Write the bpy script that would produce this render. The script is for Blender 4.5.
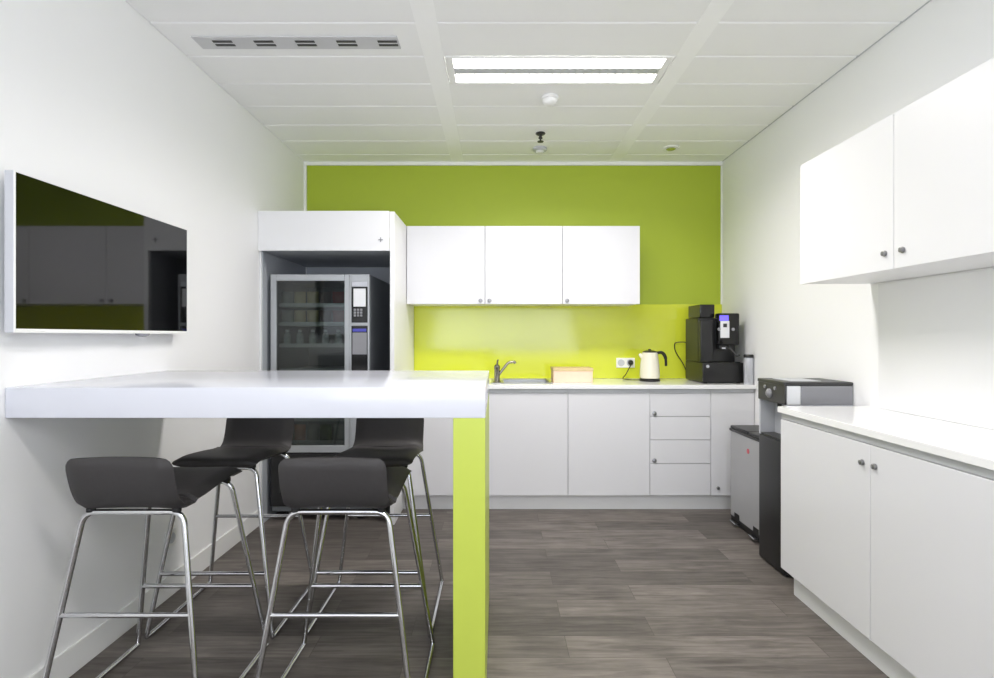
import bpy, bmesh, math, random
from mathutils import Vector, Matrix

# ------------------------------------------------------------------ clear
for o in list(bpy.data.objects):
    bpy.data.objects.remove(o)
SC = bpy.context.scene
COL = SC.collection
random.seed(7)
PI = math.pi

# ------------------------------------------------------------------ camera
CAM_Z = 1.294
F_PX = 527.0
cam = bpy.data.cameras.new('camera')
cam.sensor_fit = 'HORIZONTAL'
cam.sensor_width = 36.0
cam.lens = F_PX * 36.0 / 994.0
cam.shift_x = 0.0
cam.shift_y = -3.0 / 994.0
cam.clip_start = 0.02
cam_o = bpy.data.objects.new('camera', cam)
cam_o.location = (0, 0, CAM_Z)
cam_o.rotation_euler = (PI / 2, 0, 0)
COL.objects.link(cam_o)
SC.camera = cam_o

# ------------------------------------------------------------------ world, light, exposure
SC.view_settings.view_transform = 'Standard'
SC.view_settings.look = 'None'
SC.view_settings.gamma = 1.0
SC.view_settings.use_curve_mapping = False
SC.view_settings.exposure = 0.20
SC.cycles.use_denoising = True
SC.cycles.max_bounces = 14
SC.cycles.diffuse_bounces = 8
SC.cycles.glossy_bounces = 6
SC.cycles.transparent_max_bounces = 12
SC.cycles.sample_clamp_indirect = 6.0
SC.cycles.caustics_reflective = False
SC.cycles.caustics_refractive = False

W = bpy.data.worlds.new('World')
SC.world = W
W.use_nodes = True
bg = W.node_tree.nodes['Background']
bg.inputs['Color'].default_value = (0.86, 0.92, 1.0, 1)
bg.inputs['Strength'].default_value = 1.3


def area(name, loc, rot, sx, sy, power, color, spread=180.0):
    l = bpy.data.lights.new(name, 'AREA')
    l.shape = 'RECTANGLE'
    l.size = sx
    l.size_y = sy
    l.energy = power
    l.color = color
    l.spread = math.radians(spread)
    o = bpy.data.objects.new(name, l)
    o.location = loc
    o.rotation_euler = rot
    COL.objects.link(o)
    return o


LAMP_POWER = 28.0
LAMP_FILL = 16.0      # unseen pair added for fill above and behind the camera      # each ceiling luminaire
# added fill light just inside the unseen window, tilted up to brighten the ceiling
area('rear_fill_light', (0.15, -2.48, 1.45), (PI / 2 + math.radians(60), 0, 0), 3.0, 1.9, 92.0, (0.86, 0.91, 1.0))

# ------------------------------------------------------------------ room dimensions
XL, XR = -1.631, 1.905
YB, YF = 4.466, -2.55
ZC = 2.764


# ------------------------------------------------------------------ materials
def lin(c):
    out = []
    for v in c:
        v = v / 255.0
        out.append(v / 12.92 if v <= 0.04045 else ((v + 0.055) / 1.055) ** 2.4)
    return (out[0], out[1], out[2], 1.0)


MATS = {}


def mat(name, rgb, rough=0.5, metal=0.0, spec=0.5, emit=None, estr=0.0, noise=0.0, nscale=20.0, coat=0.0, bump=0.0):
    """principled material with a slight procedural tone and roughness variation"""
    m = bpy.data.materials.new(name)
    m.use_nodes = True
    nt = m.node_tree
    b = nt.nodes['Principled BSDF']
    c = lin(rgb)
    b.inputs['Base Color'].default_value = c
    b.inputs['Roughness'].default_value = rough
    b.inputs['Metallic'].default_value = metal
    b.inputs['Specular IOR Level'].default_value = spec
    b.inputs['Coat Weight'].default_value = coat
    b.inputs['Coat Roughness'].default_value = 0.05
    if emit:
        b.inputs['Emission Color'].default_value = lin(emit)
        b.inputs['Emission Strength'].default_value = estr
    if noise > 0 or bump > 0:
        tc = nt.nodes.new('ShaderNodeTexCoord')
        nz = nt.nodes.new('ShaderNodeTexNoise')
        nz.inputs['Scale'].default_value = nscale
        nz.inputs['Detail'].default_value = 4
        nt.links.new(tc.outputs['Object'], nz.inputs['Vector'])
        if noise > 0:
            mx = nt.nodes.new('ShaderNodeMix')
            mx.data_type = 'RGBA'
            mx.inputs[6].default_value = tuple(v * (1 - noise) for v in c[:3]) + (1,)
            mx.inputs[7].default_value = tuple(min(1, v * (1 + noise)) for v in c[:3]) + (1,)
            nt.links.new(nz.outputs['Fac'], mx.inputs[0])
            nt.links.new(mx.outputs[2], b.inputs['Base Color'])
        if bump > 0:
            bp = nt.nodes.new('ShaderNodeBump')
            bp.inputs['Strength'].default_value = bump
            bp.inputs['Distance'].default_value = 0.002
            nt.links.new(nz.outputs['Fac'], bp.inputs['Height'])
            nt.links.new(bp.outputs['Normal'], b.inputs['Normal'])
    MATS[name] = m
    return m


M_WALL = mat('white_paint', (242, 242, 242), 0.7, noise=0.01, nscale=3, bump=0.02)
M_CEIL = mat('ceiling_metal', (244, 244, 243), 0.5, noise=0.01, nscale=5)
M_CEILGAP = mat('ceiling_gap', (205, 205, 205), 0.8, noise=0.03)
M_TRIM = mat('white_trim', (238, 238, 236), 0.45, noise=0.01)
M_RUNNER = mat('white_runner', (251, 251, 250), 0.45, noise=0.005)
M_LIME = mat('lime_paint', (167, 184, 48), 0.55, noise=0.02, nscale=2)
M_LIMEGLASS = mat('lime_glass', (208, 216, 60), 0.11, noise=0.01, nscale=2, coat=0.0)
M_LIMEPANEL = mat('lime_laminate', (180, 194, 78), 0.4, noise=0.01, nscale=4)
M_GLOSS = mat('white_gloss', (221, 221, 224), 0.14, noise=0.008, nscale=3)
M_SATIN = mat('white_satin', (230, 230, 231), 0.38, noise=0.008, nscale=3)
M_TOP = mat('white_solid_surface', (240, 240, 240), 0.12, noise=0.01, nscale=30)
M_BAR = mat('white_bar_laminate', (205, 207, 215), 0.15, noise=0.008, nscale=6)
M_CHANNEL = mat('aluminium_channel', (196, 198, 200), 0.45, metal=0.1, noise=0.03)
M_CHROME = mat('chrome', (205, 206, 208), 0.12, metal=1.0, noise=0.02, nscale=8)
M_STEEL = mat('brushed_steel', (176, 177, 180), 0.32, metal=0.9, noise=0.05, nscale=40)
M_BIN = mat('bin_metal', (176, 176, 178), 0.4, metal=0.35, noise=0.03, nscale=15)
M_TAP = mat('tap_metal', (150, 146, 134), 0.25, metal=1.0, noise=0.04, nscale=20)
M_VENT = mat('vent_grey', (200, 200, 202), 0.45, noise=0.03)
M_LOCK = mat('lock_metal', (150, 150, 152), 0.3, metal=0.9, noise=0.05)
M_LEATHER = mat('dark_leather', (56, 54, 54), 0.55, spec=0.3, noise=0.08, nscale=60, bump=0.25)
M_BLACK = mat('black_plastic', (22, 22, 23), 0.35, noise=0.1, nscale=30)
M_BLACKGL = mat('black_gloss', (16, 16, 17), 0.12, noise=0.1, nscale=20)
M_DGREY = mat('dark_grey_plastic', (48, 48, 48), 0.4, noise=0.06, nscale=30)
M_GREYPL = mat('grey_plastic', (138, 138, 142), 0.4, noise=0.04, nscale=20)
M_SILVER = mat('silver_paint', (196, 198, 204), 0.35, metal=0.2, noise=0.03, nscale=20)
M_VFRAME = mat('vending_silver', (172, 175, 178), 0.35, metal=0.3, noise=0.03, nscale=20)
M_VBODY = mat('vending_grey', (120, 124, 128), 0.45, noise=0.04, nscale=12)
M_NICHE = mat('niche_grey', (176, 180, 186), 0.5, noise=0.03, nscale=6)
M_CREAM = mat('cream_enamel', (226, 222, 205), 0.2, noise=0.02, nscale=10)
M_PEACH = mat('peach_card', (236, 206, 182), 0.7, noise=0.05, nscale=30)
M_PEACHD = mat('peach_lid', (210, 188, 140), 0.7, noise=0.05, nscale=30)
M_PAPER = mat('paper_white', (225, 226, 228), 0.6, noise=0.02)
M_RED = mat('red_sticker', (200, 90, 102), 0.5, noise=0.04)
M_DISPLAY = mat('violet_display', (90, 80, 200), 0.3, emit=(110, 95, 235), estr=1.0)
M_BLUE = mat('blue_strip', (60, 62, 150), 0.3, emit=(60, 62, 160), estr=0.25)
M_SCREEN = mat('screen_glass', (7, 7, 8), 0.04, spec=0.55, noise=0.05)
M_TUBE = mat('lit_tube', (255, 255, 255), 0.5, emit=(255, 253, 246), estr=9.0)
M_RUBBER = mat('black_rubber', (18, 18, 18), 0.7, noise=0.1)


def floor_material():
    m = bpy.data.materials.new('oak_vinyl_planks')
    m.use_nodes = True
    nt = m.node_tree
    N, L = nt.nodes, nt.links
    b = N['Principled BSDF']
    tc = N.new('ShaderNodeTexCoord')
    mp = N.new('ShaderNodeMapping')
    mp.inputs['Location'].default_value = (0.37, 0.05, 0)
    L.new(tc.outputs['Object'], mp.inputs['Vector'])
    br = N.new('ShaderNodeTexBrick')
    br.offset = 0.37
    br.inputs['Scale'].default_value = 1.0
    br.inputs['Brick Width'].default_value = 1.05
    br.inputs['Row Height'].default_value = 0.155
    br.inputs['Mortar Size'].default_value = 0.0012
    br.inputs['Mortar Smooth'].default_value = 0.1
    br.inputs['Bias'].default_value = 0.0
    br.inputs['Color1'].default_value = (0, 0, 0, 1)
    br.inputs['Color2'].default_value = (1, 1, 1, 1)
    br.inputs['Mortar'].default_value = (0.0, 0.0, 0.0, 1)
    L.new(mp.outputs[0], br.inputs['Vector'])
    # grain: noise stretched along the plank, shifted per plank
    sep = N.new('ShaderNodeSeparateColor')
    L.new(br.outputs['Color'], sep.inputs[0])
    add = N.new('ShaderNodeVectorMath')
    add.operation = 'ADD'
    sc = N.new('ShaderNodeVectorMath')
    sc.operation = 'SCALE'
    sc.inputs['Scale'].default_value = 13.0
    L.new(br.outputs['Color'], sc.inputs[0])
    L.new(mp.outputs[0], add.inputs[0])
    L.new(sc.outputs[0], add.inputs[1])
    st = N.new('ShaderNodeMapping')
    st.inputs['Scale'].default_value = (1.6, 17.0, 1.0)
    L.new(add.outputs[0], st.inputs['Vector'])
    n1 = N.new('ShaderNodeTexNoise')
    n1.inputs['Scale'].default_value = 2.2
    n1.inputs['Detail'].default_value = 8
    n1.inputs['Roughness'].default_value = 0.65
    n1.inputs['Distortion'].default_value = 0.6
    L.new(st.outputs[0], n1.inputs['Vector'])
    ramp = N.new('ShaderNodeValToRGB')
    e = ramp.color_ramp.elements
    e[0].position = 0.28
    e[0].color = lin((76, 70, 66))
    e[1].position = 0.72
    e[1].color = lin((120, 114, 108))
    L.new(n1.outputs['Fac'], ramp.inputs['Fac'])
    tone = N.new('ShaderNodeMapRange')
    tone.inputs['To Min'].default_value = 0.70
    tone.inputs['To Max'].default_value = 1.22
    L.new(sep.outputs[0], tone.inputs['Value'])
    mul = N.new('ShaderNodeVectorMath')
    mul.operation = 'SCALE'
    L.new(ramp.outputs['Color'], mul.inputs[0])
    mx = N.new('ShaderNodeMix')
    mx.data_type = 'RGBA'
    n2 = N.new('ShaderNodeTexNoise')
    n2.inputs['Scale'].default_value = 5.0
    n2.inputs['Detail'].default_value = 5
    L.new(add.outputs[0], n2.inputs['Vector'])
    t2 = N.new('ShaderNodeMapRange')
    t2.inputs['From Min'].default_value = 0.3
    t2.inputs['From Max'].default_value = 0.7
    t2.inputs['To Min'].default_value = 0.84
    t2.inputs['To Max'].default_value = 1.14
    L.new(n2.outputs['Fac'], t2.inputs['Value'])
    mm = N.new('ShaderNodeMath')
    mm.operation = 'MULTIPLY'
    L.new(tone.outputs[0], mm.inputs[0])
    L.new(t2.outputs[0], mm.inputs[1])
    L.new(mm.outputs[0], mul.inputs['Scale'])
    L.new(br.outputs['Fac'], mx.inputs[0])
    L.new(mul.outputs[0], mx.inputs[6])
    mx.inputs[7].default_value = lin((74, 68, 64))
    L.new(mx.outputs[2], b.inputs['Base Color'])
    b.inputs['Roughness'].default_value = 0.5
    b.inputs['Specular IOR Level'].default_value = 0.35
    bp = N.new('ShaderNodeBump')
    bp.inputs['Strength'].default_value = 0.12
    bp.inputs['Distance'].default_value = 0.002
    L.new(n1.outputs['Fac'], bp.inputs['Height'])
    L.new(bp.outputs['Normal'], b.inputs['Normal'])
    return m


M_FLOOR = floor_material()


def glass_material(name, tint, ior=1.45):
    m = bpy.data.materials.new(name)
    m.use_nodes = True
    nt = m.node_tree
    N, L = nt.nodes, nt.links
    N.remove(N['Principled BSDF'])
    out = N['Material Output']
    tr = N.new('ShaderNodeBsdfTransparent')
    tr.inputs['Color'].default_value = tint
    gl = N.new('ShaderNodeBsdfGlossy')
    gl.inputs['Roughness'].default_value = 0.03
    fr = N.new('ShaderNodeFresnel')
    fr.inputs['IOR'].default_value = ior
    mx = N.new('ShaderNodeMixShader')
    L.new(fr.outputs[0], mx.inputs[0])
    L.new(tr.outputs[0], mx.inputs[1])
    L.new(gl.outputs[0], mx.inputs[2])
    L.new(mx.outputs[0], out.inputs['Surface'])
    return m


M_VGLASS = glass_material('vending_glass', (0.62, 0.66, 0.64, 1), 1.6)
M_WINGLASS = glass_material('window_glass', (0.95, 0.97, 0.97, 1), 1.3)


# ------------------------------------------------------------------ mesh helpers
class MB:
    """collects shapes in one bmesh; build() links it as ONE object"""

    def __init__(self):
        self.bm = bmesh.new()
        self.angle = 40

    def box(self, x0, x1, y0, y1, z0, z1, bev=0.0, seg=2, edges=None):
        self.angle = 20
        r = bmesh.ops.create_cube(self.bm, size=1.0)
        vs = r['verts']
        for v in vs:
            v.co.x = x0 + (v.co.x + 0.5) * (x1 - x0)
            v.co.y = y0 + (v.co.y + 0.5) * (y1 - y0)
            v.co.z = z0 + (v.co.z + 0.5) * (z1 - z0)
        if bev > 0:
            es = set()
            for v in vs:
                es.update(v.link_edges)
            es = [e for e in es if edges is None or edges(e)]
            bmesh.ops.bevel(self.bm, geom=es, offset=bev, segments=seg, affect='EDGES', profile=0.5)
        return self

    def tube(self, pts, r, n=12, caps=True):
        pts = [Vector(p) for p in pts]
        radii = r if isinstance(r, (list, tuple)) else [r] * len(pts)
        rings = []
        prev = None
        for i, p in enumerate(pts):
            if i == 0:
                t = pts[1] - p
            elif i == len(pts) - 1:
                t = p - pts[i - 1]
            else:
                t = (pts[i + 1] - p).normalized() + (p - pts[i - 1]).normalized()
            t.normalize()
            if prev is None:
                u = t.orthogonal().normalized()
            else:
                u = prev - t * prev.dot(t)
                u.normalize()
            prev = u
            w = t.cross(u)
            rings.append([self.bm.verts.new(p + (u * math.cos(2 * PI * k / n) + w * math.sin(2 * PI * k / n)) * radii[i]) for k in range(n)])
        for a, b in zip(rings, rings[1:]):
            for k in range(n):
                self.bm.faces.new((a[k], a[(k + 1) % n], b[(k + 1) % n], b[k]))
        if caps:
            self.bm.faces.new(list(reversed(rings[0])))
            self.bm.faces.new(rings[-1])
        return self

    def lathe(self, prof, c=(0, 0, 0), n=32, axis='Z'):
        """prof: list of (radius, height)"""
        def place(r, a, h):
            x, y = r * math.cos(a), r * math.sin(a)
            if axis == 'Z':
                p = (x, y, h)
            elif axis == 'Y':
                p = (x, h, -y)
            else:
                p = (h, x, y)
            return Vector(p) + Vector(c)
        rings = []
        for r, h in prof:
            if r < 1e-6:
                rings.append([self.bm.verts.new(place(0, 0, h))])
            else:
                rings.append([self.bm.verts.new(place(r, 2 * PI * k / n, h)) for k in range(n)])
        for a, b in zip(rings, rings[1:]):
            for k in range(n):
                k2 = (k + 1) % n
                if len(a) == 1 and len(b) == 1:
                    continue
                if len(a) == 1:
                    self.bm.faces.new((a[0], b[k2], b[k]))
                elif len(b) == 1:
                    self.bm.faces.new((a[k], a[k2], b[0]))
                else:
                    self.bm.faces.new((a[k], a[k2], b[k2], b[k]))
        if len(rings[0]) > 1:
            self.bm.faces.new(list(reversed(rings[0])))
        if len(rings[-1]) > 1:
            self.bm.faces.new(rings[-1])
        return self

    def build(self, name, m, parent=None, loc=None):
        bmesh.ops.recalc_face_normals(self.bm, faces=self.bm.faces)
        me = bpy.data.meshes.new(name)
        self.bm.to_mesh(me)
        self.bm.free()
        me.materials.append(m)
        for p in me.polygons:
            p.use_smooth = True
        me.set_sharp_from_angle(angle=math.radians(self.angle))
        o = bpy.data.objects.new(name, me)
        COL.objects.link(o)
        if parent:
            o.parent = parent
        if loc:
            o.location = loc
        return o


def bx(name, m, parent, x0, x1, y0, y1, z0, z1, bev=0.0, seg=2, edges=None):
    return MB().box(x0, x1, y0, y1, z0, z1, bev, seg, edges).build(name, m, parent)


def thing(name, label, cat, loc=(0, 0, 0), rz=0.0, group=None):
    o = bpy.data.objects.new(name, None)
    o.empty_display_size = 0.1
    COL.objects.link(o)
    o.location = loc
    o.rotation_euler = (0, 0, rz)
    tag(o, label, cat, group)
    return o


def tag(o, label, cat, group=None):
    o['label'] = label
    o['category'] = cat
    if group:
        o['group'] = group
    return o


def struct(o, label=None, cat=None):
    o['kind'] = 'structure'
    if label:
        o['label'] = label
    if cat:
        o['category'] = cat
    return o


def copy_tree(o, parent=None):
    c = o.copy()
    COL.objects.link(c)
    if parent:
        c.parent = parent
    for ch in list(o.children):
        copy_tree(ch, c)
    return c


def vertical(e):
    d = e.verts[0].co - e.verts[1].co
    return abs(d.z) > abs(d.x) + abs(d.y)


def arc(c, r, a0, a1, n, u, v):
    c, u, v = Vector(c), Vector(u), Vector(v)
    return [c + (u * math.cos(a0 + (a1 - a0) * i / n) + v * math.sin(a0 + (a1 - a0) * i / n)) * r for i in range(n + 1)]


def rounded(pts, r, n=6):
    """polyline with its inner corners rounded"""
    P = [Vector(p) for p in pts]
    out = [P[0]]
    for a, b, c in zip(P, P[1:], P[2:]):
        d1, d2 = (a - b), (c - b)
        k = min(r, d1.length * 0.49, d2.length * 0.49)
        p0, p2 = b + d1.normalized() * k, b + d2.normalized() * k
        for i in range(n + 1):
            t = i / n
            out.append(p0 * (1 - t) ** 2 + b * 2 * t * (1 - t) + p2 * t * t)
    out.append(P[-1])
    return out


# ================================================================== THE SETTING
T = 0.12
struct(bx('floor', M_FLOOR, None, XL - T, XR + T, YF - T, YB + T, -0.06, 0.0), 'grey brown wood plank floor', 'floor')
struct(bx('wall_left', M_WALL, None, XL - T, XL, YF - T, YB + T, 0, ZC + 0.12), 'white wall carrying the television', 'wall')
struct(bx('wall_right', M_WALL, None, XR, XR + T, YF - T, YB + T, 0, ZC + 0.12), 'white wall behind the long low cabinet', 'wall')
struct(bx('wall_back', M_LIME, None, XL - T, XR + T, YB, YB + T, 0, ZC + 0.12), 'lime green wall at the end of the kitchen', 'wall')
# unseen rear wall; its window is added to go with the fill light
wx0, wx1, wz0, wz1 = -1.35, 1.65, 0.55, 2.55
f = MB()
f.box(XL - T, wx0, YF - T, YF, 0, ZC + 0.12)
f.box(wx1, XR + T, YF - T, YF, 0, ZC + 0.12)
f.box(wx0, wx1, YF - T, YF, 0, wz0)
f.box(wx0, wx1, YF - T, YF, wz1, ZC + 0.12)
struct(f.build('wall_front', M_WALL, None), 'white wall with the added window behind the camera', 'wall')
wf = MB()
wf.box(wx0, wx1, YF - 0.08, YF - 0.02, wz0, wz0 + 0.05)
wf.box(wx0, wx1, YF - 0.08, YF - 0.02, wz1 - 0.05, wz1)
for xx in (wx0, wx0 + 0.983, wx0 + 1.967, wx1 - 0.05):
    wf.box(xx, xx + 0.05, YF - 0.08, YF - 0.02, wz0 + 0.05, wz1 - 0.05)
struct(wf.build('added_window_1', M_TRIM, None), 'wide white framed window added behind the camera for fill light', 'window')

# ceiling of metal panels with two runner strips
c = MB()
c.box(XL - T, XR + T, YF - T, YB + T, ZC + 0.02, ZC + 0.10)
struct(c.build('ceiling', M_CEILGAP, None), 'white ceiling of long metal panels', 'ceiling')
def long_low(e):
    a, b = e.verts
    return abs(a.co.x - b.co.x) > 0.3 and a.co.z < ZC + 0.001 and b.co.z < ZC + 0.001


p = MB()
cols = [(XL + 0.003, -0.384), (-0.280, 0.940), (1.040, XR - 0.012)]
g = 0.0022
ylines = [2.47 + 0.3 * k for k in range(-17, 8)]
for ci, (a, b_) in enumerate(cols):
    for y in ylines:
        y1 = min(y + 0.3, YB - 0.012)
        if y1 - y < 0.05:
            continue
        if ci == 1 and (abs(y - 2.77) < 0.01 or abs(y - 0.37) < 0.01 or abs(y + 1.43) < 0.01):
            continue
        p.box(a, b_, y + g, y1 - g, ZC, ZC + 0.03, 0.006, 1, long_low)
pan = struct(p.build('ceiling_panel', M_CEIL, bpy.data.objects['ceiling']))
r_ = MB()
for a, b_ in ((-0.384, -0.28), (0.94, 1.04)):
    r_.box(a, b_, YF, YB - 0.012, ZC - 0.0015, ZC + 0.03)
struct(r_.build('ceiling_runner', M_RUNNER, bpy.data.objects['ceiling']))

struct(bx('trim_1', M_TRIM, None, XL, XR, YB - 0.02, YB, ZC - 0.028, ZC + 0.03, 0.003), 'thin white strip along the top of the lime wall', 'trim')
struct(bx('trim_2', M_TRIM, None, XL, XL + 0.022, YB - 0.02, YB, 0, ZC - 0.028, 0.003), 'thin white strip beside the lime wall above the niche', 'trim')
struct(bx('trim_3', M_TRIM, None, XR - 0.012, XR, YB - 0.012, YB, 1.562, ZC - 0.028, 0.003), 'thin white strip between lime wall and cabinet wall', 'trim')
struct(bx('trim_4', M_CHANNEL, None, XR - 0.010, XR, YF, YB - 0.02, ZC + 0.002, ZC + 0.03), 'grey shadow gap along the ceiling edge', 'trim')
struct(bx('baseboard_left', M_TRIM, None, XL, XL + 0.012, YF, 3.60, 0, 0.11, 0.003), 'low white baseboard under the television wall', 'baseboard')
struct(bx('baseboard_right', M_TRIM, None, XR - 0.012, XR, YF, 1.36, 0, 0.11, 0.003), 'low white baseboard of the cabinet wall', 'baseboard')


# ================================================================== CEILING THINGS
def luminaire(y0, label, power, group=None):
    y1 = y0 + 0.3
    x0, x1 = -0.276, 0.936
    t = thing('ceiling_light', label, 'ceiling light', (0, 0, 0), 0, group)
    fr = MB()
    z0, z1 = ZC - 0.004, ZC + 0.012
    fr.box(x0 + 0.003, x1 - 0.003, y0 + 0.003, y0 + 0.018, z0, z1, 0.002)
    fr.box(x0 + 0.003, x1 - 0.003, y1 - 0.018, y1 - 0.003, z0, z1, 0.002)
    fr.box(x0 + 0.003, x0 + 0.04, y0 + 0.018, y1 - 0.018, z0, z1, 0.002)
    fr.box(x1 - 0.04, x1 - 0.003, y0 + 0.018, y1 - 0.018, z0, z1, 0.002)
    fr.build('frame', M_TRIM, t)
    mid = MB()
    mid.box(x0 + 0.04, x1 - 0.04, y0 + 0.118, y0 + 0.182, z0, z1, 0.002)
    n = 26
    for k in range(n):
        xx = x0 + 0.06 + (x1 - x0 - 0.12) * k / (n - 1)
        mid.box(xx, xx + 0.006, y0 + 0.124, y0 + 0.176, z0 - 0.003, z0, 0)
    mid.build('reflector', M_SILVER, t)
    for ya in (y0 + 0.020, y0 + 0.184):
        tb = MB()
        tb.box(x0 + 0.045, x1 - 0.045, ya + 0.004, ya + 0.092, ZC + 0.004, ZC + 0.014, 0.003)
        tb.build('tube', M_TUBE, t)
    l = area('ceiling_light_glow', ((x0 + x1) / 2, y0 + 0.15, ZC - 0.012), (0, 0, 0), x1 - x0 - 0.1, 0.26, power, (1.0, 0.955, 0.95), 155.0)
    l.parent = t
    return t


luminaire(2.77, 'lit twin tube ceiling light recessed in the panel ceiling', LAMP_POWER)
luminaire(0.37, 'lit twin tube ceiling light added as unseen fill directly above the camera', LAMP_FILL)  # this one and the next are added out of view for fill
luminaire(-1.43, 'lit twin tube ceiling light added as unseen fill by the rear window', LAMP_FILL)

# air grille
t = thing('air_vent', 'narrow white air grille with five dark slot groups in ceiling', 'vent', (-0.995, 2.635, ZC))
bx('frame', M_VENT, t, -0.505, 0.505, -0.055, 0.055, -0.006, 0.0, 0.002)
for k in range(5):
    xc = -0.37 + k * 0.205
    s = MB()
    s.box(xc - 0.048, xc + 0.048, -0.024, -0.008, -0.0085, -0.005, 0)
    s.box(xc - 0.048, xc + 0.048, 0.008, 0.024, -0.0085, -0.005, 0)
    s.build('slot', M_DGREY, t)

# smoke detector
t = thing('smoke_detector', 'round white smoke detector behind the ceiling light', 'smoke detector', (0.325, 3.24, ZC))
MB().lathe([(0.052, 0.0), (0.055, -0.006), (0.055, -0.016), (0.05, -0.02)]).build('base', M_TRIM, t)
MB().lathe([(0.046, -0.018), (0.045, -0.032), (0.036, -0.044), (0.02, -0.05), (0, -0.052)]).build('dome', M_TRIM, t)

# sprinkler
t = thing('sprinkler', 'small dark fire sprinkler hanging from the ceiling', 'sprinkler', (0.315, 3.82, ZC))
MB().lathe([(0.034, 0.0), (0.036, -0.004), (0.03, -0.010), (0.014, -0.012)]).build('rosette', M_DGREY, t)
MB().lathe([(0.010, -0.010), (0.010, -0.030), (0.014, -0.032), (0.014, -0.04), (0.006, -0.042), (0.004, -0.058), (0.022, -0.060), (0.022, -0.063)], n=20).build('head', M_DGREY, t)
t = thing('ceiling_sensor', 'small pale round sensor in ceiling near the lime wall', 'sensor', (0.335, 4.13, ZC))
MB().lathe([(0.056, 0.0), (0.056, -0.014), (0.05, -0.02), (0, -0.022)]).build('base', M_SILVER, t)
MB().lathe([(0.03, -0.020), (0.026, -0.034), (0, -0.038)]).build('lens', M_TRIM, t)
t = thing('downlight', 'small unlit round downlight at the corner of the ceiling', 'downlight', (1.36, 4.12, ZC))
MB().lathe([(0.062, 0.0), (0.062, -0.006), (0.045, -0.008)]).build('ring', M_TRIM, t)
MB().lathe([(0.036, -0.006), (0.036, -0.010), (0.02, -0.018), (0, -0.02)]).build('lamp', M_CHROME, t)


# ================================================================== CABINET HELPERS
def lock(parent, x, y, z, axis, r=0.0095, out=0.012):
    """barrel lock standing out of a door front"""
    m = MB()
    prof = [(r * 1.25, 0.0), (r * 1.25, out * 0.25), (r, out * 0.3), (r, out), (r * 0.8, out * 1.08), (0, out * 1.08)]
    if axis == 'Y':       # front faces -Y
        m.lathe([(a, -h) for a, h in prof], (x, y, z), 20, 'Y')
    else:                 # front faces -X
        m.lathe([(a, -h) for a, h in prof], (x, y, z), 20, 'X')
    return m.build('lock', M_LOCK, parent)


G = 0.0018   # half gap between fronts
WT = 0.935   # worktop height


def carcass(t, x0, x1, y0, y1, z0, z1, m=M_SATIN):
    return bx('body', m, t, x0, x1, y0, y1, z0, z1, 0.001, 1)


# ------------------------------------------------------------------ back run, base units (fronts at y = 3.89)
YD = 3.89
ZB, ZT = 0.117, 0.872
xs = [-0.70, -0.098, 0.524, 1.129, 1.579, XR - 0.004]


def base_unit(x0, x1, label, lockpos=None):
    t = thing('base_cabinet', label, 'cabinet', ((x0 + x1) / 2, YD, 0), 0, 'base cabinets under the sink worktop')
    w = (x1 - x0) / 2
    carcass(t, -w + 0.001, w - 0.001, 0.022, YB - YD - 0.004, ZB, 0.903)
    d = bx('door', M_GLOSS, t, -w + G, w - G, 0.0, 0.019, ZB, ZT, 0.0015, 2)
    bx('grip_channel', M_CHANNEL, t, -w + 0.001, w - 0.001, 0.006, 0.0215, ZT + 0.003, 0.904)
    if lockpos:
        lock(d, lockpos[0] - (x0 + x1) / 2, 0.0, lockpos[1], 'Y')
    return t


base_unit(xs[0], xs[1], 'white base cabinet beside the vending niche, seen behind the stool legs')
base_unit(xs[1], xs[2], 'white base cabinet with plain door directly under the sink')
base_unit(xs[2], xs[3], 'white base cabinet with plain door between sink cabinet and drawers')
t = thing('drawer_cabinet', 'white cabinet of four drawers with two small locks', 'cabinet', ((xs[3] + xs[4]) / 2, YD, 0))
w = (xs[4] - xs[3]) / 2
carcass(t, -w + 0.001, w - 0.001, 0.022, YB - YD - 0.004, ZB, 0.903)
bx('grip_channel', M_CHANNEL, t, -w + 0.001, w - 0.001, 0.006, 0.0215, ZT + 0.003, 0.904)
dz = [ZT, 0.700, 0.527, 0.352, ZB]
for k in range(4):
    d = bx('drawer', M_GLOSS, t, -w + G, w - G, 0.0, 0.019, dz[k + 1] + G, dz[k] - G, 0.0015, 2)
    if k in (0, 2):
        lock(d, -w + 0.033, 0.0, dz[k + 1] + 0.022, 'Y', 0.013)
base_unit(xs[4], xs[5], 'narrow white base cabinet partly behind the grey bin', (1.632, 0.172))
tag(bx('plinth', M_SATIN, None, xs[0], XR - 0.004, YD + 0.048, YD + 0.064, 0, ZB - 0.001, 0.001), 'long white plinth under the sink cabinets', 'plinth')

# worktop with a sink cut-out
sx0, sx1, sy0, sy1 = 0.045, 0.405, 3.985, 4.33
w_ = MB()
w_.box(-0.70, sx0, 3.865, YB - 0.002, 0.905, WT, 0.002)
w_.box(sx1, XR - 0.002, 3.865, YB - 0.002, 0.905, WT, 0.002)
w_.box(sx0, sx1, 3.865, sy0, 0.905, WT, 0.002)
w_.box(sx0, sx1, sy1, YB - 0.002, 0.905, WT, 0.002)
tag(w_.build('worktop', M_TOP, None), 'white worktop holding sink, kettle and coffee machine', 'worktop')

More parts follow.
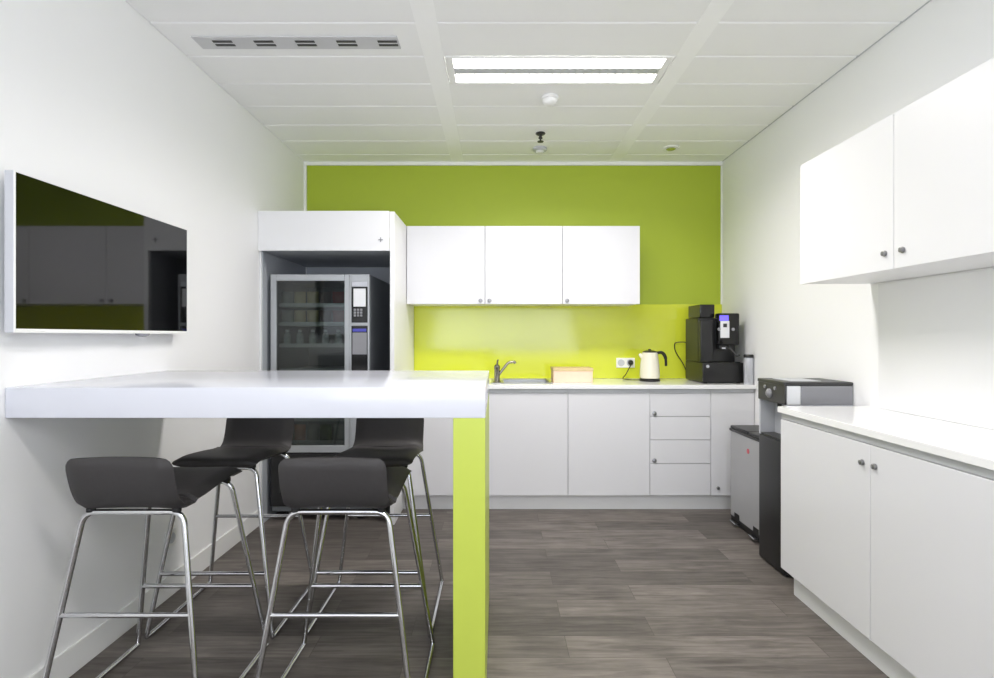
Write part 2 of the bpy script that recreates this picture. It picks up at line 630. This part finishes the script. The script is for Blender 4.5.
# sink
t = thing('sink', 'stainless steel sink set into the worktop', 'sink', ((sx0 + sx1) / 2, (sy0 + sy1) / 2, WT))
hx, hy = (sx1 - sx0) / 2, (sy1 - sy0) / 2
s = MB()
s.box(-hx - 0.09, -hx + 0.004, -hy - 0.02, hy + 0.02, 0.0005, 0.006, 0.002)
s.box(hx - 0.004, hx + 0.02, -hy - 0.02, hy + 0.02, 0.0005, 0.006, 0.002)
s.box(-hx + 0.004, hx - 0.004, -hy - 0.02, -hy + 0.004, 0.0005, 0.006, 0.002)
s.box(-hx + 0.004, hx - 0.004, hy - 0.004, hy + 0.02, 0.0005, 0.006, 0.002)
s.build('rim', M_STEEL, t)
s = MB()
q = 0.004
s.box(-hx + q, -hx + q + 0.003, -hy + q, hy - q, -0.028, 0.0)
s.box(hx - q - 0.003, hx - q, -hy + q, hy - q, -0.028, 0.0)
s.box(-hx + q, hx - q, -hy + q, -hy + q + 0.003, -0.028, 0.0)
s.box(-hx + q, hx - q, hy - q - 0.003, hy - q, -0.028, 0.0)
s.box(-hx + q, hx - q, -hy + q, hy - q, -0.030, -0.027)
s.build('bowl', M_STEEL, t)
MB().lathe([(0.03, -0.027), (0.03, -0.024), (0.02, -0.025), (0, -0.026)]).build('drain', M_CHROME, t)

# tap
t = thing('tap', 'chrome single lever mixer tap beside the sink', 'tap', (0.0, 4.03, WT + 0.0062))
MB().lathe([(0.028, 0.0), (0.028, 0.006), (0.022, 0.010), (0.021, 0.10), (0.023, 0.105), (0.022, 0.125), (0.012, 0.135), (0, 0.136)]).build('body', M_TAP, t)
MB().tube(rounded([(0.012, 0, 0.055), (0.085, 0.01, 0.150), (0.135, 0.015, 0.155), (0.140, 0.015, 0.142)], 0.02), 0.0105).build('spout', M_TAP, t)
MB().tube([(0.0, 0, 0.13), (0.004, -0.004, 0.16), (0.008, -0.01, 0.172)], [0.009, 0.007, 0.006]).build('lever', M_TAP, t)

# peach box
t = thing('storage_box', 'peach coloured box on the worktop next to the sink', 'box', (0.585, 4.16, WT))
bx('body', M_PEACH, t, -0.15, 0.155, -0.09, 0.09, 0.0, 0.090, 0.004)
bx('lid', M_PEACHD, t, -0.154, 0.159, -0.094, 0.094, 0.088, 0.112, 0.004)

# splashback
tag(bx('splashback', M_LIMEGLASS, None, -0.700, XR - 0.004, YB - 0.009, YB - 0.001, WT + 0.001, 1.561, 0.001, 1), 'glossy lime glass splashback behind sink and kettle', 'splashback')

# ------------------------------------------------------------------ wall units over the sink
YW = 4.085
wxs = [-0.700, -0.093, 0.508, 1.109]
wlabels = ['white gloss wall cabinet touching the tall vending niche',
           'white gloss wall cabinet in the middle of three over the sink',
           'white gloss wall cabinet at the open end of the row over the worktop']
for k in range(3):
    x0, x1 = wxs[k], wxs[k + 1]
    w = (x1 - x0) / 2
    t = thing('wall_cabinet', wlabels[k], 'cabinet', ((x0 + x1) / 2, YW, 1.542), 0, 'wall cabinets over the sink')
    carcass(t, -w + 0.001, w - 0.001, 0.021, YB - YW - 0.002, 0.004, 0.605)
    d = bx('door', M_GLOSS, t, -w + G, w - G, 0.0, 0.019, 0.0, 0.605, 0.0015, 2)
    lx = w - 0.035 if k == 0 else -w + 0.035
    lock(d, lx, 0.0, 0.026, 'Y', 0.013)

# ================================================================== VENDING NICHE
YE = 3.61
ex0, ex1 = XL + 0.002, -0.703
zt = 2.147
t = thing('vending_niche', 'tall white housing with deep grey recess around the vending machine', 'housing', (0, YE, 0))
n = MB()
n.box(ex1 - 0.03, ex1, 0.0, YB - YE - 0.003, 0.0, zt, 0.0015)
n.build('side_panel', M_SATIN, t)
n = MB()
n.box(ex0, ex0 + 0.012, 0.0, YB - YE - 0.003, 0.0, zt - 0.0005, 0.001)
n.build('side_panel', M_SATIN, t)
bx('lining', M_NICHE, t, ex0 + 0.0125, ex0 + 0.016, 0.02, YB - YE - 0.015, 0.0, 1.874)
bx('lining', M_NICHE, t, ex1 - 0.0335, ex1 - 0.0305, 0.02, YB - YE - 0.015, 0.0, 1.874)
h = bx('header', M_SATIN, t, ex0, ex1 - 0.0315, -0.0195, -0.0005, 1.876, zt, 0.0015)
MB().box(-0.795, -0.790, -0.0245, -0.0196, 1.934, 1.966, 0.001).box(-0.808, -0.777, -0.0245, -0.0196, 1.947, 1.952, 0.001).build('handle', M_LOCK, h)
bx('top_panel', M_SATIN, t, ex0 + 0.0135, ex1 - 0.0315, 0.0, YB - YE - 0.003, zt - 0.02, zt, 0.001)
bx('ceiling_board', M_NICHE, t, ex0 + 0.0135, ex1 - 0.0315, 0.0, YB - YE - 0.003, 1.876, 1.894)
bx('back_panel', M_NICHE, t, ex0 + 0.0135, ex1 - 0.0315, YB - YE - 0.014, YB - YE - 0.003, 0.0, 1.874)

# vending machine (front at y = 3.685)
vx0, vx1, vy, vyb = -1.585, -0.893, 3.685, 4.40
vz = 1.725
t = thing('vending_machine', 'grey snack vending machine with glass front in the white niche', 'vending machine', (0, vy, 0))
D = vyb - vy
ix0, ix1 = -1.555, -1.062       # display bay
b = MB()
b.box(vx0, vx0 + 0.02, 0.03, D, 0.06, vz)
b.box(ix1 + 0.015, vx1, 0.03, D, 0.06, vz)
b.box(vx0 + 0.02, ix1 + 0.015, D - 0.02, D, 0.06, vz)
b.box(vx0 + 0.02, ix1 + 0.015, 0.03, D - 0.02, vz - 0.03, vz)
b.box(vx0 + 0.02, ix1 + 0.015, 0.03, D - 0.02, 0.06, 0.49)
b.build('cabinet', M_VBODY, t)
dz0, dz1 = 0.478, vz
d = MB()
d.box(vx0, ix0 + 0.010, 0.0, 0.03, dz0, dz1, 0.004)
d.box(ix1 - 0.005, ix1 + 0.028, 0.0, 0.03, dz0, dz1, 0.004)
d.box(ix0 + 0.010, ix1 - 0.005, 0.0, 0.03, dz1 - 0.045, dz1, 0.004)
d.box(ix0 + 0.010, ix1 - 0.005, 0.0, 0.03, dz0, dz0 + 0.05, 0.004)
door = d.build('door', M_VFRAME, t)
bx('glass', M_VGLASS, door, ix0 + 0.010, ix1 - 0.005, 0.012, 0.018, dz0 + 0.05, dz1 - 0.045)
cx0, cx1 = ix1 + 0.030, vx1
k_ = MB()
k_.box(cx0, cx0 + 0.012, 0.0, 0.03, dz0, dz1, 0.002)
k_.box(cx1 - 0.012, cx1, 0.0, 0.03, dz0, dz1, 0.002)
k_.box(cx0 + 0.012, cx1 - 0.012, 0.0, 0.03, dz1 - 0.05, dz1, 0.002)
k_.box(cx0 + 0.012, cx1 - 0.012, 0.0, 0.03, 1.366, 1.386, 0.002)
k_.box(cx0 + 0.012, cx1 - 0.012, 0.008, 0.03, dz0, dz1 - 0.05)
cp = k_.build('control_panel', M_VFRAME, t)
bx('name_plate', M_SILVER, cp, cx0 + 0.014, cx1 - 0.014, 0.002, 0.0078, 1.642, 1.684, 0.001)
bx('payment_panel', M_BLACKGL, cp, cx0 + 0.014, cx1 - 0.014, 0.004, 0.0078, 1.388, 1.638)
bx('notice', M_PAPER, cp, cx0 + 0.028, cx1 - 0.026, 0.0015, 0.0038, 1.500, 1.626)
kb = MB()
for r in range(3):
    for q in range(3):
        kb.box(cx0 + 0.03 + q * 0.022, cx0 + 0.046 + q * 0.022, 0.0, 0.0038, 1.430 + r * 0.02, 1.445 + r * 0.02, 0.001)
kb.build('keypad', M_GREYPL, cp)
bx('selection_panel', M_BLACKGL, cp, cx0 + 0.014, cx1 - 0.014, 0.004, 0.0078, 0.95, 1.364)
bx('light_strip', M_BLUE, cp, cx0 + 0.022, cx1 - 0.022, 0.0015, 0.0038, 1.325, 1.345)
bx('coin_plate', M_GREYPL, cp, cx0 + 0.020, cx1 - 0.018, 0.0015, 0.0038, 1.165, 1.318, 0.001)
bx('lower_front', M_BLACK, t, vx0, vx1, 0.0, 0.028, 0.10, dz0 - 0.004, 0.006)
bx('delivery_flap', M_DGREY, t, ix0 + 0.03, ix1 - 0.03, -0.004, 0.0, 0.20, 0.40, 0.001)
for fx in (vx0 + 0.08, vx1 - 0.08):
    for fy in (0.08, D - 0.08):
        MB().lathe([(0.025, 0.0), (0.025, 0.015), (0.012, 0.02), (0.012, 0.06)], (fx, fy, 0), 16).build('foot', M_RUBBER, t)
shelf_z = [0.535, 0.70, 0.87, 1.05, 1.225, 1.378, 1.512]
for z in shelf_z:
    s = MB()
    s.box(ix0 + 0.003, ix1 + 0.012, 0.07, D - 0.05, z - 0.010, z - 0.004)
    s.box(ix0 + 0.003, ix1 + 0.012, 0.064, 0.07, z - 0.012, z + 0.016)
    for q in range(5):
        s.box(ix0 + 0.030 + q * 0.092, ix0 + 0.056 + q * 0.092, 0.061, 0.064, z - 0.008, z + 0.012)
    s.build('shelf', M_STEEL, t)

# goods behind the glass
pk = {
    'beige': mat('packet_beige', (196, 180, 140), 0.4, noise=0.12, nscale=30),
    'red': mat('packet_red', (150, 60, 54), 0.4, noise=0.15, nscale=30),
    'brown': mat('packet_brown', (70, 46, 36), 0.4, noise=0.15, nscale=30),
    'peach': mat('packet_peach', (206, 136, 106), 0.4, noise=0.12, nscale=30),
    'green': mat('packet_green', (70, 96, 60), 0.4, noise=0.15, nscale=30),
    'grey': mat('packet_grey', (150, 152, 150), 0.35, noise=0.1, nscale=30),
}
M_BOTTLE = mat('bottle_plastic', (170, 180, 180), 0.12, spec=0.6, noise=0.06, nscale=20)
M_CAP = mat('bottle_cap', (215, 220, 225), 0.4, noise=0.04)


def packet(col, w_, h_, shelf):
    m = MB()
    nx, nz = 6, 8
    grid = {}
    for sgn in (-1, 1):
        for i in range(nx + 1):
            for j in range(nz + 1):
                u, v = i / nx * 2 - 1, j / nz * 2 - 1
                dep = 0.026 * max(0.0, (1 - u ** 4)) * max(0.0, (1 - abs(v) ** 3)) + 0.0008
                grid[(sgn, i, j)] = m.bm.verts.new((u * w_ / 2, sgn * dep, (v + 1) / 2 * h_))
    for sgn in (-1, 1):
        for i in range(nx):
            for j in range(nz):
                m.bm.faces.new((grid[(sgn, i, j)], grid[(sgn, i + 1, j)], grid[(sgn, i + 1, j + 1)], grid[(sgn, i, j + 1)]))
    for i in range(nx):
        for j in (0, nz):
            m.bm.faces.new((grid[(-1, i, j)], grid[(-1, i + 1, j)], grid[(1, i + 1, j)], grid[(1, i, j)]))
    for j in range(nz):
        for i in (0, nx):
            m.bm.faces.new((grid[(-1, i, j)], grid[(-1, i, j + 1)], grid[(1, i, j + 1)], grid[(1, i, j)]))
    return m.build('snack_packet', pk[col], None)


shelf_word = {0: 'bottom', 1: 'second lowest', 4: 'third highest', 5: 'second highest', 6: 'top'}
rows = {
    6: ['grey', 'beige', 'beige', 'brown', 'red'],
    5: ['grey', 'beige', 'beige', 'brown', 'red'],
    1: ['peach', 'grey', 'green', 'brown', 'brown'],
    0: ['peach', 'peach', 'grey', 'green', 'grey'],
}
for si, cl in rows.items():
    for q, col in enumerate(cl):
        o = packet(col, 0.082, 0.105 if si != 0 else 0.125, si)
        o.location = (ix0 + 0.043 + q * 0.092, vy + 0.115, shelf_z[si] - 0.0035)
        tag(o, f'small {col} snack packet on the {shelf_word[si]} shelf behind the vending glass', 'snack packet',
            f'{col} snack packets on the {shelf_word[si]} vending shelf')
bt = thing('drink_bottle', 'clear drink bottle on the third highest shelf behind the vending glass', 'bottle', (0, 0, 0), 0, 'drink bottles in the vending machine')
MB().lathe([(0.022, 0.0), (0.026, 0.004), (0.026, 0.05), (0.023, 0.055), (0.026, 0.06), (0.025, 0.075), (0.012, 0.098), (0.011, 0.104)], n=20).build('body', M_BOTTLE, bt)
MB().lathe([(0.013, 0.102), (0.013, 0.118), (0, 0.119)], n=16).build('cap', M_CAP, bt)
for q in range(5):
    o = bt if q == 0 else copy_tree(bt)
    o.location = (ix0 + 0.043 + q * 0.092, vy + 0.115, shelf_z[4] - 0.0035)

# ================================================================== TELEVISION
tx = XL + 0.071      # screen plane
ty0, ty1, tz0, tz1 = 1.700, 2.655, 1.308, 1.834
t = thing('television', 'white framed flat television hung on the white wall over the bar', 'television', (XL, 2.18, 1.568))
hy, hz = (ty1 - ty0) / 2, (tz1 - tz0) / 2
td = tx - XL
bx('casing', M_SILVER, t, 0.038, td - 0.002, -hy, hy, -hz, hz, 0.003)
bz = MB()
bz.box(td - 0.002, td + 0.001, -hy, -hy + 0.005, -hz, hz)
bz.box(td - 0.002, td + 0.001, hy - 0.006, hy, -hz, hz)
bz.box(td - 0.002, td + 0.001, -hy + 0.005, hy - 0.006, -hz, -hz + 0.013)
bz.box(td - 0.002, td + 0.001, -hy + 0.005, hy - 0.006, hz - 0.005, hz)
bz.build('bezel', M_TRIM, t)
bx('screen', M_SCREEN, t, td - 0.002, td - 0.0005, -hy + 0.005, hy - 0.006, -hz + 0.013, hz - 0.005)
bx('wall_bracket', M_DGREY, t, 0.001, 0.0375, -0.2, 0.2, -0.15, 0.15, 0.002)
MB().lathe([(0.028, 0.0), (0.026, -0.008), (0.012, -0.014), (0, -0.015)], (td - 0.014, 0.16, -hz), 20).build('sensor', M_GREYPL, t)

# ================================================================== BAR TABLE
by0, by1, bz0, bz1, bxr = 1.744, 2.605, 1.022, 1.1235, -0.0385
t = thing('bar_table', 'long white bar table fixed to the wall on a lime end panel', 'bar table', (XL, by0, 0))
bx('tabletop', M_BAR, t, 0.002, bxr - XL, 0.0, by1 - by0, bz0, bz1, 0.003, 3)
bx('end_panel', M_LIMEPANEL, t, -0.1455 - XL, bxr - XL - 0.0005, 0.001, by1 - by0 - 0.001, 0.0, bz0, 0.002, 2)


# ================================================================== BAR STOOLS
def seat_mesh():
    """upholstered shell: seat that sweeps up into a low back; y+ is the front"""
    # centre line in (y, z), from front edge to top of the back
    ctrl = [(0.215, 0.728), (0.19, 0.742), (0.12, 0.742), (0.0, 0.732), (-0.08, 0.724), (-0.14, 0.728), (-0.178, 0.75), (-0.200, 0.79), (-0.216, 0.845), (-0.226, 0.899)]
    P = [Vector((0, a, b)) for a, b in ctrl]
    line = []
    for i in range(len(P) - 1):
        p0, p1, p2, p3 = P[max(i - 1, 0)], P[i], P[i + 1], P[min(i + 2, len(P) - 1)]
        for k in range(4):
            tt = k / 4
            line.append(0.5 * ((2 * p1) + (p2 - p0) * tt + (2 * p0 - 5 * p1 + 4 * p2 - p3) * tt ** 2 + (3 * p1 - p0 - 3 * p2 + p3) * tt ** 3))
    line.append(P[-1])
    m = MB()
    n = len(line)
    nx = 12
    rings = []
    for i, c_ in enumerate(line):
        tv = (line[min(i + 1, n - 1)] - line[max(i - 1, 0)]).normalized()
        nv = Vector((0, -tv.z, tv.y))      # to the upper / inner side
        if nv.z < 0 and i < n * 0.5:
            nv = -nv
        s_ = i / (n - 1)
        # half width and rounded ends
        hw = 0.188
        if s_ < 0.08:
            hw -= 0.030 * (1 - s_ / 0.08) ** 2
        if s_ > 0.92:
            hw -= 0.022 * ((s_ - 0.92) / 0.08) ** 2
        if s_ > 0.5:
            hw -= 0.012 * min(1.0, (s_ - 0.5) / 0.2)
        th = 0.020
        end = min(s_, 1 - s_)
        if end < 0.05:
            th *= math.sqrt(max(0.05, end / 0.05))
        ring = []
        cup = 0.014 if s_ > 0.6 else 0.006
        pts = []
        for j in range(nx + 1):
            u = j / nx * 2 - 1
            edge = math.sqrt(max(0.0, 1 - abs(u) ** 8))
            pts.append((u, edge))
        up = []
        for u, e_ in pts:
            up.append(c_ + Vector((u * hw, 0, 0)) + nv * (th * e_ + cup * u * u))
        dn = []
        for u, e_ in reversed(pts[1:-1]):
            dn.append(c_ + Vector((u * hw, 0, 0)) + nv * (-th * e_ + cup * u * u))
        rings.append([m.bm.verts.new(v) for v in up + dn])
    k = len(rings[0])
    for a, b_ in zip(rings, rings[1:]):
        for i in range(k):
            m.bm.faces.new((a[i], a[(i + 1) % k], b_[(i + 1) % k], b_[i]))
    m.bm.faces.new(list(reversed(rings[0])))
    m.bm.faces.new(rings[-1])
    return m


def make_stool():
    t = thing('bar_stool', 'bar stool', 'stool', (0, 0, 0), 0, 'bar stools at the bar table')
    seat_mesh().build('seat', M_LEATHER, t)
    R = 0.0095
    zt_ = 0.700
    for sgn, yb, yt, xt in ((-1, -0.25, -0.165, 0.168), (1, 0.25, 0.165, 0.160)):
        zz = zt_ if sgn < 0 else 0.712
        m = MB()
        m.tube(rounded([(-0.268, yb, R + 0.006), (-xt, yt, zz), (xt, yt, zz), (0.268, yb, R + 0.006)], 0.045, 8), R)
        m.build('leg_frame', M_CHROME, t)
        zb = 0.372 if sgn < 0 else 0.268
        f_ = (zb - R) / (zz - R)
        xx = 0.268 + (xt - 0.268) * f_
        yy = yb + (yt - yb) * f_
        MB().tube([(-xx + 0.004, yy, zb), (xx - 0.004, yy, zb)], 0.0085 if sgn < 0 else 0.0095).build('footrest' if sgn > 0 else 'crossbar', M_CHROME, t)
    for sx in (-1, 1):
        MB().tube([(sx * 0.268, -0.25, R + 0.001), (sx * 0.268, 0.25, R + 0.001)], R).build('runner', M_CHROME, t)
        for yy in (-0.165, 0.165):
            MB().lathe([(0.014, 0.0), (0.014, 0.014), (0, 0.015)], (sx * 0.145, yy, 0.702 if yy < 0 else 0.712), 14).build('seat_mount', M_RUBBER, t)
    return t


stools = [
    (-1.226, 1.945, 0.0, 'dark low-backed bar stool by the television wall, its back towards the camera'),
    (-0.535, 1.945, 0.0, 'dark low-backed bar stool beside the lime panel, its back towards the camera'),
    (-1.225, 2.495, PI, 'dark low-backed bar stool by the television wall, backing onto the vending machine'),
    (-0.555, 2.505, PI, 'dark low-backed bar stool beside the lime panel, facing the camera'),
]
proto = make_stool()
for i, (x, y, rz, lab) in enumerate(stools):
    o = proto if i == 0 else copy_tree(proto)
    o.location = (x, y, 0)
    o.rotation_euler = (0, 0, rz)
    o['label'] = lab

# ================================================================== CABINET WALL: low cabinet, worktop, wall cabinet
ry0, rym, ry1 = 1.40, 2.04, 2.684
RX = 1.444
t = thing('low_cabinet', 'white two door low cabinet standing along the white wall', 'cabinet', (RX, 0, 0))
carcass(t, 0.022, XR - RX - 0.002, ry0, ry1, ZB, 0.903)
bx('grip_channel', M_CHANNEL, t, 0.006, 0.0215, ry0, ry1, ZT + 0.003, 0.904)
for a, b_, ly in ((ry0, rym, rym - 0.028), (rym, ry1, rym + 0.042)):
    d = bx('door', M_GLOSS, t, 0.0, 0.019, a + G, b_ - G, ZB, ZT, 0.0015)
    lock(d, 0.0, ly, 0.795, 'X', 0.0095)
bx('plinth', M_SATIN, t, 0.042, 0.058, ry0 + 0.001, ry1 - 0.045, 0, ZB - 0.001, 0.001)
tag(bx('worktop', M_TOP, None, RX - 0.010, XR - 0.002, ry0 - 0.01, ry1 + 0.012, 0.905, WT, 0.002), 'bare white worktop on the two door low cabinet', 'worktop')
tag(bx('splashback', M_SATIN, None, XR - 0.010, XR - 0.001, ry0 - 0.01, 2.62, WT + 0.001, 1.552, 0.001, 1), 'plain white splashback above the bare worktop', 'splashback')
UX = 1.545
t = thing('wall_cabinet', 'white two door wall cabinet hung over the bare low worktop', 'cabinet', (UX, 0, 1.556))
carcass(t, 0.021, XR - UX - 0.002, ry0, ry1 + 0.004, 0.004, 0.606)
for a, b_, ly in ((ry0, 2.053, 2.053 - 0.047), (2.053, ry1 + 0.004, 2.053 + 0.045)):
    d = bx('door', M_SATIN, t, 0.0, 0.019, a + G, b_ - G, 0.0, 0.606, 0.0015)
    lock(d, 0.0, ly, 0.066, 'X', 0.0095)

# ================================================================== WATER DISPENSER
wx0_, wx1_, wy0, wy1 = 1.537, XR - 0.002, 2.815, 3.105
t = thing('water_dispenser', 'black and silver water dispenser standing beyond the low cabinet', 'water dispenser', (0, 0, 0))
bx('lower_body', M_BLACK, t, wx0_, wx1_, wy0, wy1, 0.012, 0.722, 0.02, 4, vertical)
bx('alcove', M_SILVER, t, wx0_ + 0.09, wx1_, wy0 + 0.004, wy1 - 0.004, 0.7225, 0.924)
for ya in (wy0 + 0.003, wy1 - 0.018):
    bx('alcove_cheek', M_SILVER, t, wx0_ + 0.006, wx0_ + 0.0895, ya, ya + 0.015, 0.7225, 0.924)
bx('drip_tray', M_DGREY, t, wx0_ + 0.008, wx0_ + 0.0895, wy0 + 0.022, wy1 - 0.022, 0.7225, 0.733, 0.002)
bx('head_front', M_DGREY, t, wx0_, wx0_ + 0.012, wy0, wy1, 0.9245, 1.03, 0.005)
bx('side_trim', M_PAPER, t, wx0_ + 0.0125, wx0_ + 0.088, wy0 + 0.001, wy1 - 0.001, 0.9245, 1.027, 0.006, 3)
bx('casing', M_GREYPL, t, wx0_ + 0.0885, wx1_, wy0 + 0.001, wy1 - 0.001, 0.9245, 1.027, 0.003)
lid = bx('lid', M_DGREY, t, wx0_ - 0.003, wx1_, wy0 - 0.002, wy1 + 0.002, 1.0275, 1.047, 0.005)
bx('lid_reflection', M_SILVER, lid, wx0_ + 0.06, wx1_ - 0.14, wy0 + 0.05, wy1 - 0.05, 1.0465, 1.050, 0.0015)  # pale slab stands in for the gloss reflection on the dark lid
MB().lathe([(0.026, 0.0), (0.026, -0.008), (0.02, -0.012), (0.012, -0.020), (0, -0.021)], (wx0_, (wy0 + wy1) / 2 + 0.01, 0.972), 24, 'X').build('dial', M_GREYPL, t)
for yy in (-0.05, 0.06):
    MB().lathe([(0.010, 0.0), (0.010, -0.006), (0, -0.007)], (wx0_, (wy0 + wy1) / 2 + yy, 1.005), 16, 'X').build('button', M_GREYPL, t)
MB().lathe([(0.012, 0.9245), (0.012, 0.895), (0.009, 0.89)], (wx0_ + 0.05, (wy0 + wy1) / 2, 0), 16).build('spout', M_BLACK, t)
bx('foot', M_RUBBER, t, wx0_ + 0.02, wx1_ - 0.02, wy0 + 0.02, wy1 - 0.02, 0.0, 0.0125)

# ================================================================== PEDAL BIN
gx0, gx1, gy0, gy1 = 1.632, XR - 0.012, 3.17, 3.695
t = thing('pedal_bin', 'grey metal double pedal bin with black lid next to the water dispenser', 'bin', (0, 0, 0))
bx('base', M_BLACK, t, gx0 + 0.006, gx1 - 0.004, gy0 + 0.004, gy1 - 0.004, 0.0, 0.052, 0.006)
bx('body', M_BIN, t, gx0, gx1, gy0, gy1, 0.052, 0.632, 0.02, 4, vertical)
bx('rim', M_DGREY, t, gx0 - 0.004, gx1, gy0 - 0.003, gy1 + 0.003, 0.6325, 0.652, 0.006)
for a, b_ in ((gy0, (gy0 + gy1) / 2 - 0.001), ((gy0 + gy1) / 2 + 0.001, gy1)):
    bx('lid', M_BLACK, t, gx0 + 0.002, gx1 - 0.004, a + 0.002, b_ - 0.002, 0.6525, 0.671, 0.006)
    yc = (a + b_) / 2 + 0.02
    pd = MB()
    pd.box(gx0 - 0.035, gx0 + 0.001, yc - 0.042, yc + 0.042, 0.020, 0.032, 0.004)
    pd.build('pedal', M_CHROME, t)
    bx('pedal_recess', M_BLACK, t, gx0 - 0.0015, gx0 - 0.0002, yc - 0.036, yc + 0.036, 0.052, 0.085)
MB().lathe([(0.017, 0.0), (0.017, -0.0015), (0, -0.0016)], (gx0, 3.425, 0.545), 24, 'X').build('sticker', M_RED, t)

# ================================================================== COFFEE MACHINE
t = thing('coffee_machine', 'black bean to cup coffee machine at the end of the worktop', 'coffee machine', (0.014, 0, WT))
X0, X1 = 1.537, 1.846
bx('base', M_BLACK, t, X0, X1, 3.975, 4.34, 0.006, 0.158, 0.006)
bx('drip_grid', M_BLACKGL, t, X0 + 0.06, X1 - 0.02, 3.985, 4.06, 0.1585, 0.163, 0.001)
bx('body', M_BLACK, t, X0, 1.822, 4.065, 4.34, 0.1585, 0.500, 0.008)
bx('side_tower', M_BLACK, t, X0 + 0.0015, X0 + 0.10, 4.02, 4.0645, 0.1585, 0.48, 0.006)
bx('bean_hopper', M_BLACKGL, t, 1.553, 1.668, 4.07, 4.32, 0.5005, 0.603, 0.006)
head = bx('head', M_BLACKGL, t, 1.662, 1.822, 3.985, 4.0645, 0.290, 0.532, 0.012, 3)
bx('display', M_DISPLAY, head, 1.668, 1.736, 3.981, 3.9848, 0.475, 0.515, 0.001)
kp = MB()
kp.box(1.674, 1.742, 3.980, 3.9848, 0.345, 0.472, 0.002)
kpo = kp.build('keypad', M_PAPER, head)
bx('button', M_DGREY, kpo, 1.694, 1.722, 3.977, 3.9798, 0.425, 0.453, 0.001)
for xx in (1.652, 1.770):
    MB().lathe([(0.012, 0.0), (0.012, -0.006), (0, -0.007)], (xx + 0.012 if xx < 1.7 else xx, 3.985, 0.41), 16, 'Y').build('dial', M_GREYPL, head)
MB().box(1.672, 1.735, 3.995, 4.045, 0.258, 0.2895, 0.004).build('nozzle', M_BLACK, t)
MB().box(1.69, 1.718, 3.992, 3.9948, 0.262, 0.272, 0.001).build('nozzle_plate', M_SILVER, t)
MB().lathe([(0.012, 0.0), (0.012, -0.004), (0, -0.005)], (1.575, 3.9755, 0.13), 16, 'Y').build('button', M_SILVER, t)
MB().tube(rounded([(1.745, 4.02, 0.285), (1.755, 3.99, 0.262), (1.79, 3.968, 0.21), (1.805, 3.966, 0.215), (1.812, 3.966, 0.215)], 0.03, 6), 0.0075).build('milk_hose', M_DGREY, t)
for fx in (X0 + 0.03, X1 - 0.03):
    for fy in (4.0, 4.31):
        MB().lathe([(0.014, 0.0), (0.014, 0.007)], (fx, fy, 0), 14).build('foot', M_RUBBER, t)

t = thing('milk_canister', 'slim steel milk canister with black lid beside the coffee machine', 'canister', (1.869, 3.915, WT))
MB().lathe([(0.031, 0.0), (0.033, 0.003), (0.033, 0.196), (0.031, 0.198)]).build('body', M_SILVER, t)
MB().lathe([(0.034, 0.1985), (0.034, 0.216), (0.029, 0.222), (0, 0.223)]).build('lid', M_BLACK, t)

# ================================================================== KETTLE
t = thing('kettle', 'cream electric kettle with black handle on the worktop', 'kettle', (1.217, 4.20, WT))
MB().lathe([(0.078, 0.0), (0.080, 0.004), (0.080, 0.016), (0.070, 0.022)]).build('base', M_BLACK, t)
MB().lathe([(0.070, 0.0225), (0.076, 0.026), (0.077, 0.06), (0.073, 0.13), (0.066, 0.19), (0.061, 0.222), (0.056, 0.228)]).build('body', M_CREAM, t)
MB().lathe([(0.055, 0.2285), (0.053, 0.236), (0.03, 0.244), (0.012, 0.246), (0.012, 0.254), (0, 0.256)]).build('lid', M_BLACK, t)
MB().tube(rounded([(0.050, 0, 0.222), (0.100, 0, 0.232), (0.128, 0, 0.190), (0.130, 0, 0.120)], 0.035, 6), [0.012] * 3 + [0.013] * 10 + [0.010] * 3).build('handle', M_BLACK, t)
MB().tube([(-0.055, 0, 0.19), (-0.072, 0, 0.205), (-0.082, 0, 0.216)], [0.02, 0.015, 0.011]).build('spout', M_CREAM, t)
MB().tube(rounded([(-0.075, 0.02, 0.008), (-0.16, 0.03, 0.007), (-0.185, 0.15, 0.007), (-0.135, 0.235, 0.03), (-0.094, 0.228, 0.112), (-0.092, 0.223, 0.13)], 0.04, 6), 0.004).build('cord', M_BLACK, t)
MB().lathe([(0.020, 0.244), (0.020, 0.222), (0.013, 0.212), (0, 0.211)], (-0.092, 0, 0.135), 16, 'Y').build('plug', M_BLACK, t)

# ================================================================== SOCKETS
t = thing('wall_socket', 'white double socket on the lime splashback next to the kettle', 'socket', (1.085, YB - 0.0095, 1.068))
bx('plate', M_TRIM, t, -0.078, 0.078, -0.010, 0.0, -0.041, 0.041, 0.003)
for q in (-0.038, 0.038):
    MB().lathe([(0.029, 0.0), (0.029, -0.003), (0.024, -0.003), (0.022, -0.001), (0, -0.001)], (q, -0.010, 0), 24, 'Y').build('outlet', M_SILVER, t)
t = thing('wall_socket', 'small white socket low on the wall under the bar', 'socket', (XL + 0.0005, 2.625, 0.288))
bx('plate', M_TRIM, t, 0.0, 0.010, -0.04, 0.04, -0.04, 0.04, 0.003)
MB().lathe([(0.026, 0.0), (0.026, 0.003), (0.021, 0.003), (0.019, 0.001), (0, 0.001)], (0.010, 0, 0), 24, 'X').build('outlet', M_SILVER, t)

# cable loop of the coffee machine against the splashback
tag(MB().tube(rounded([(1.66, 4.40, WT + 0.006), (1.60, 4.41, WT + 0.03), (1.57, 4.435, WT + 0.12), (1.50, 4.446, 1.17), (1.495, 4.446, 1.24), (1.56, 4.43, 1.245), (1.60, 4.364, 1.235)], 0.03, 6), 0.004).build('power_cable', M_BLACK, None),
    'thin dark cable looping up behind the coffee machine', 'cable')
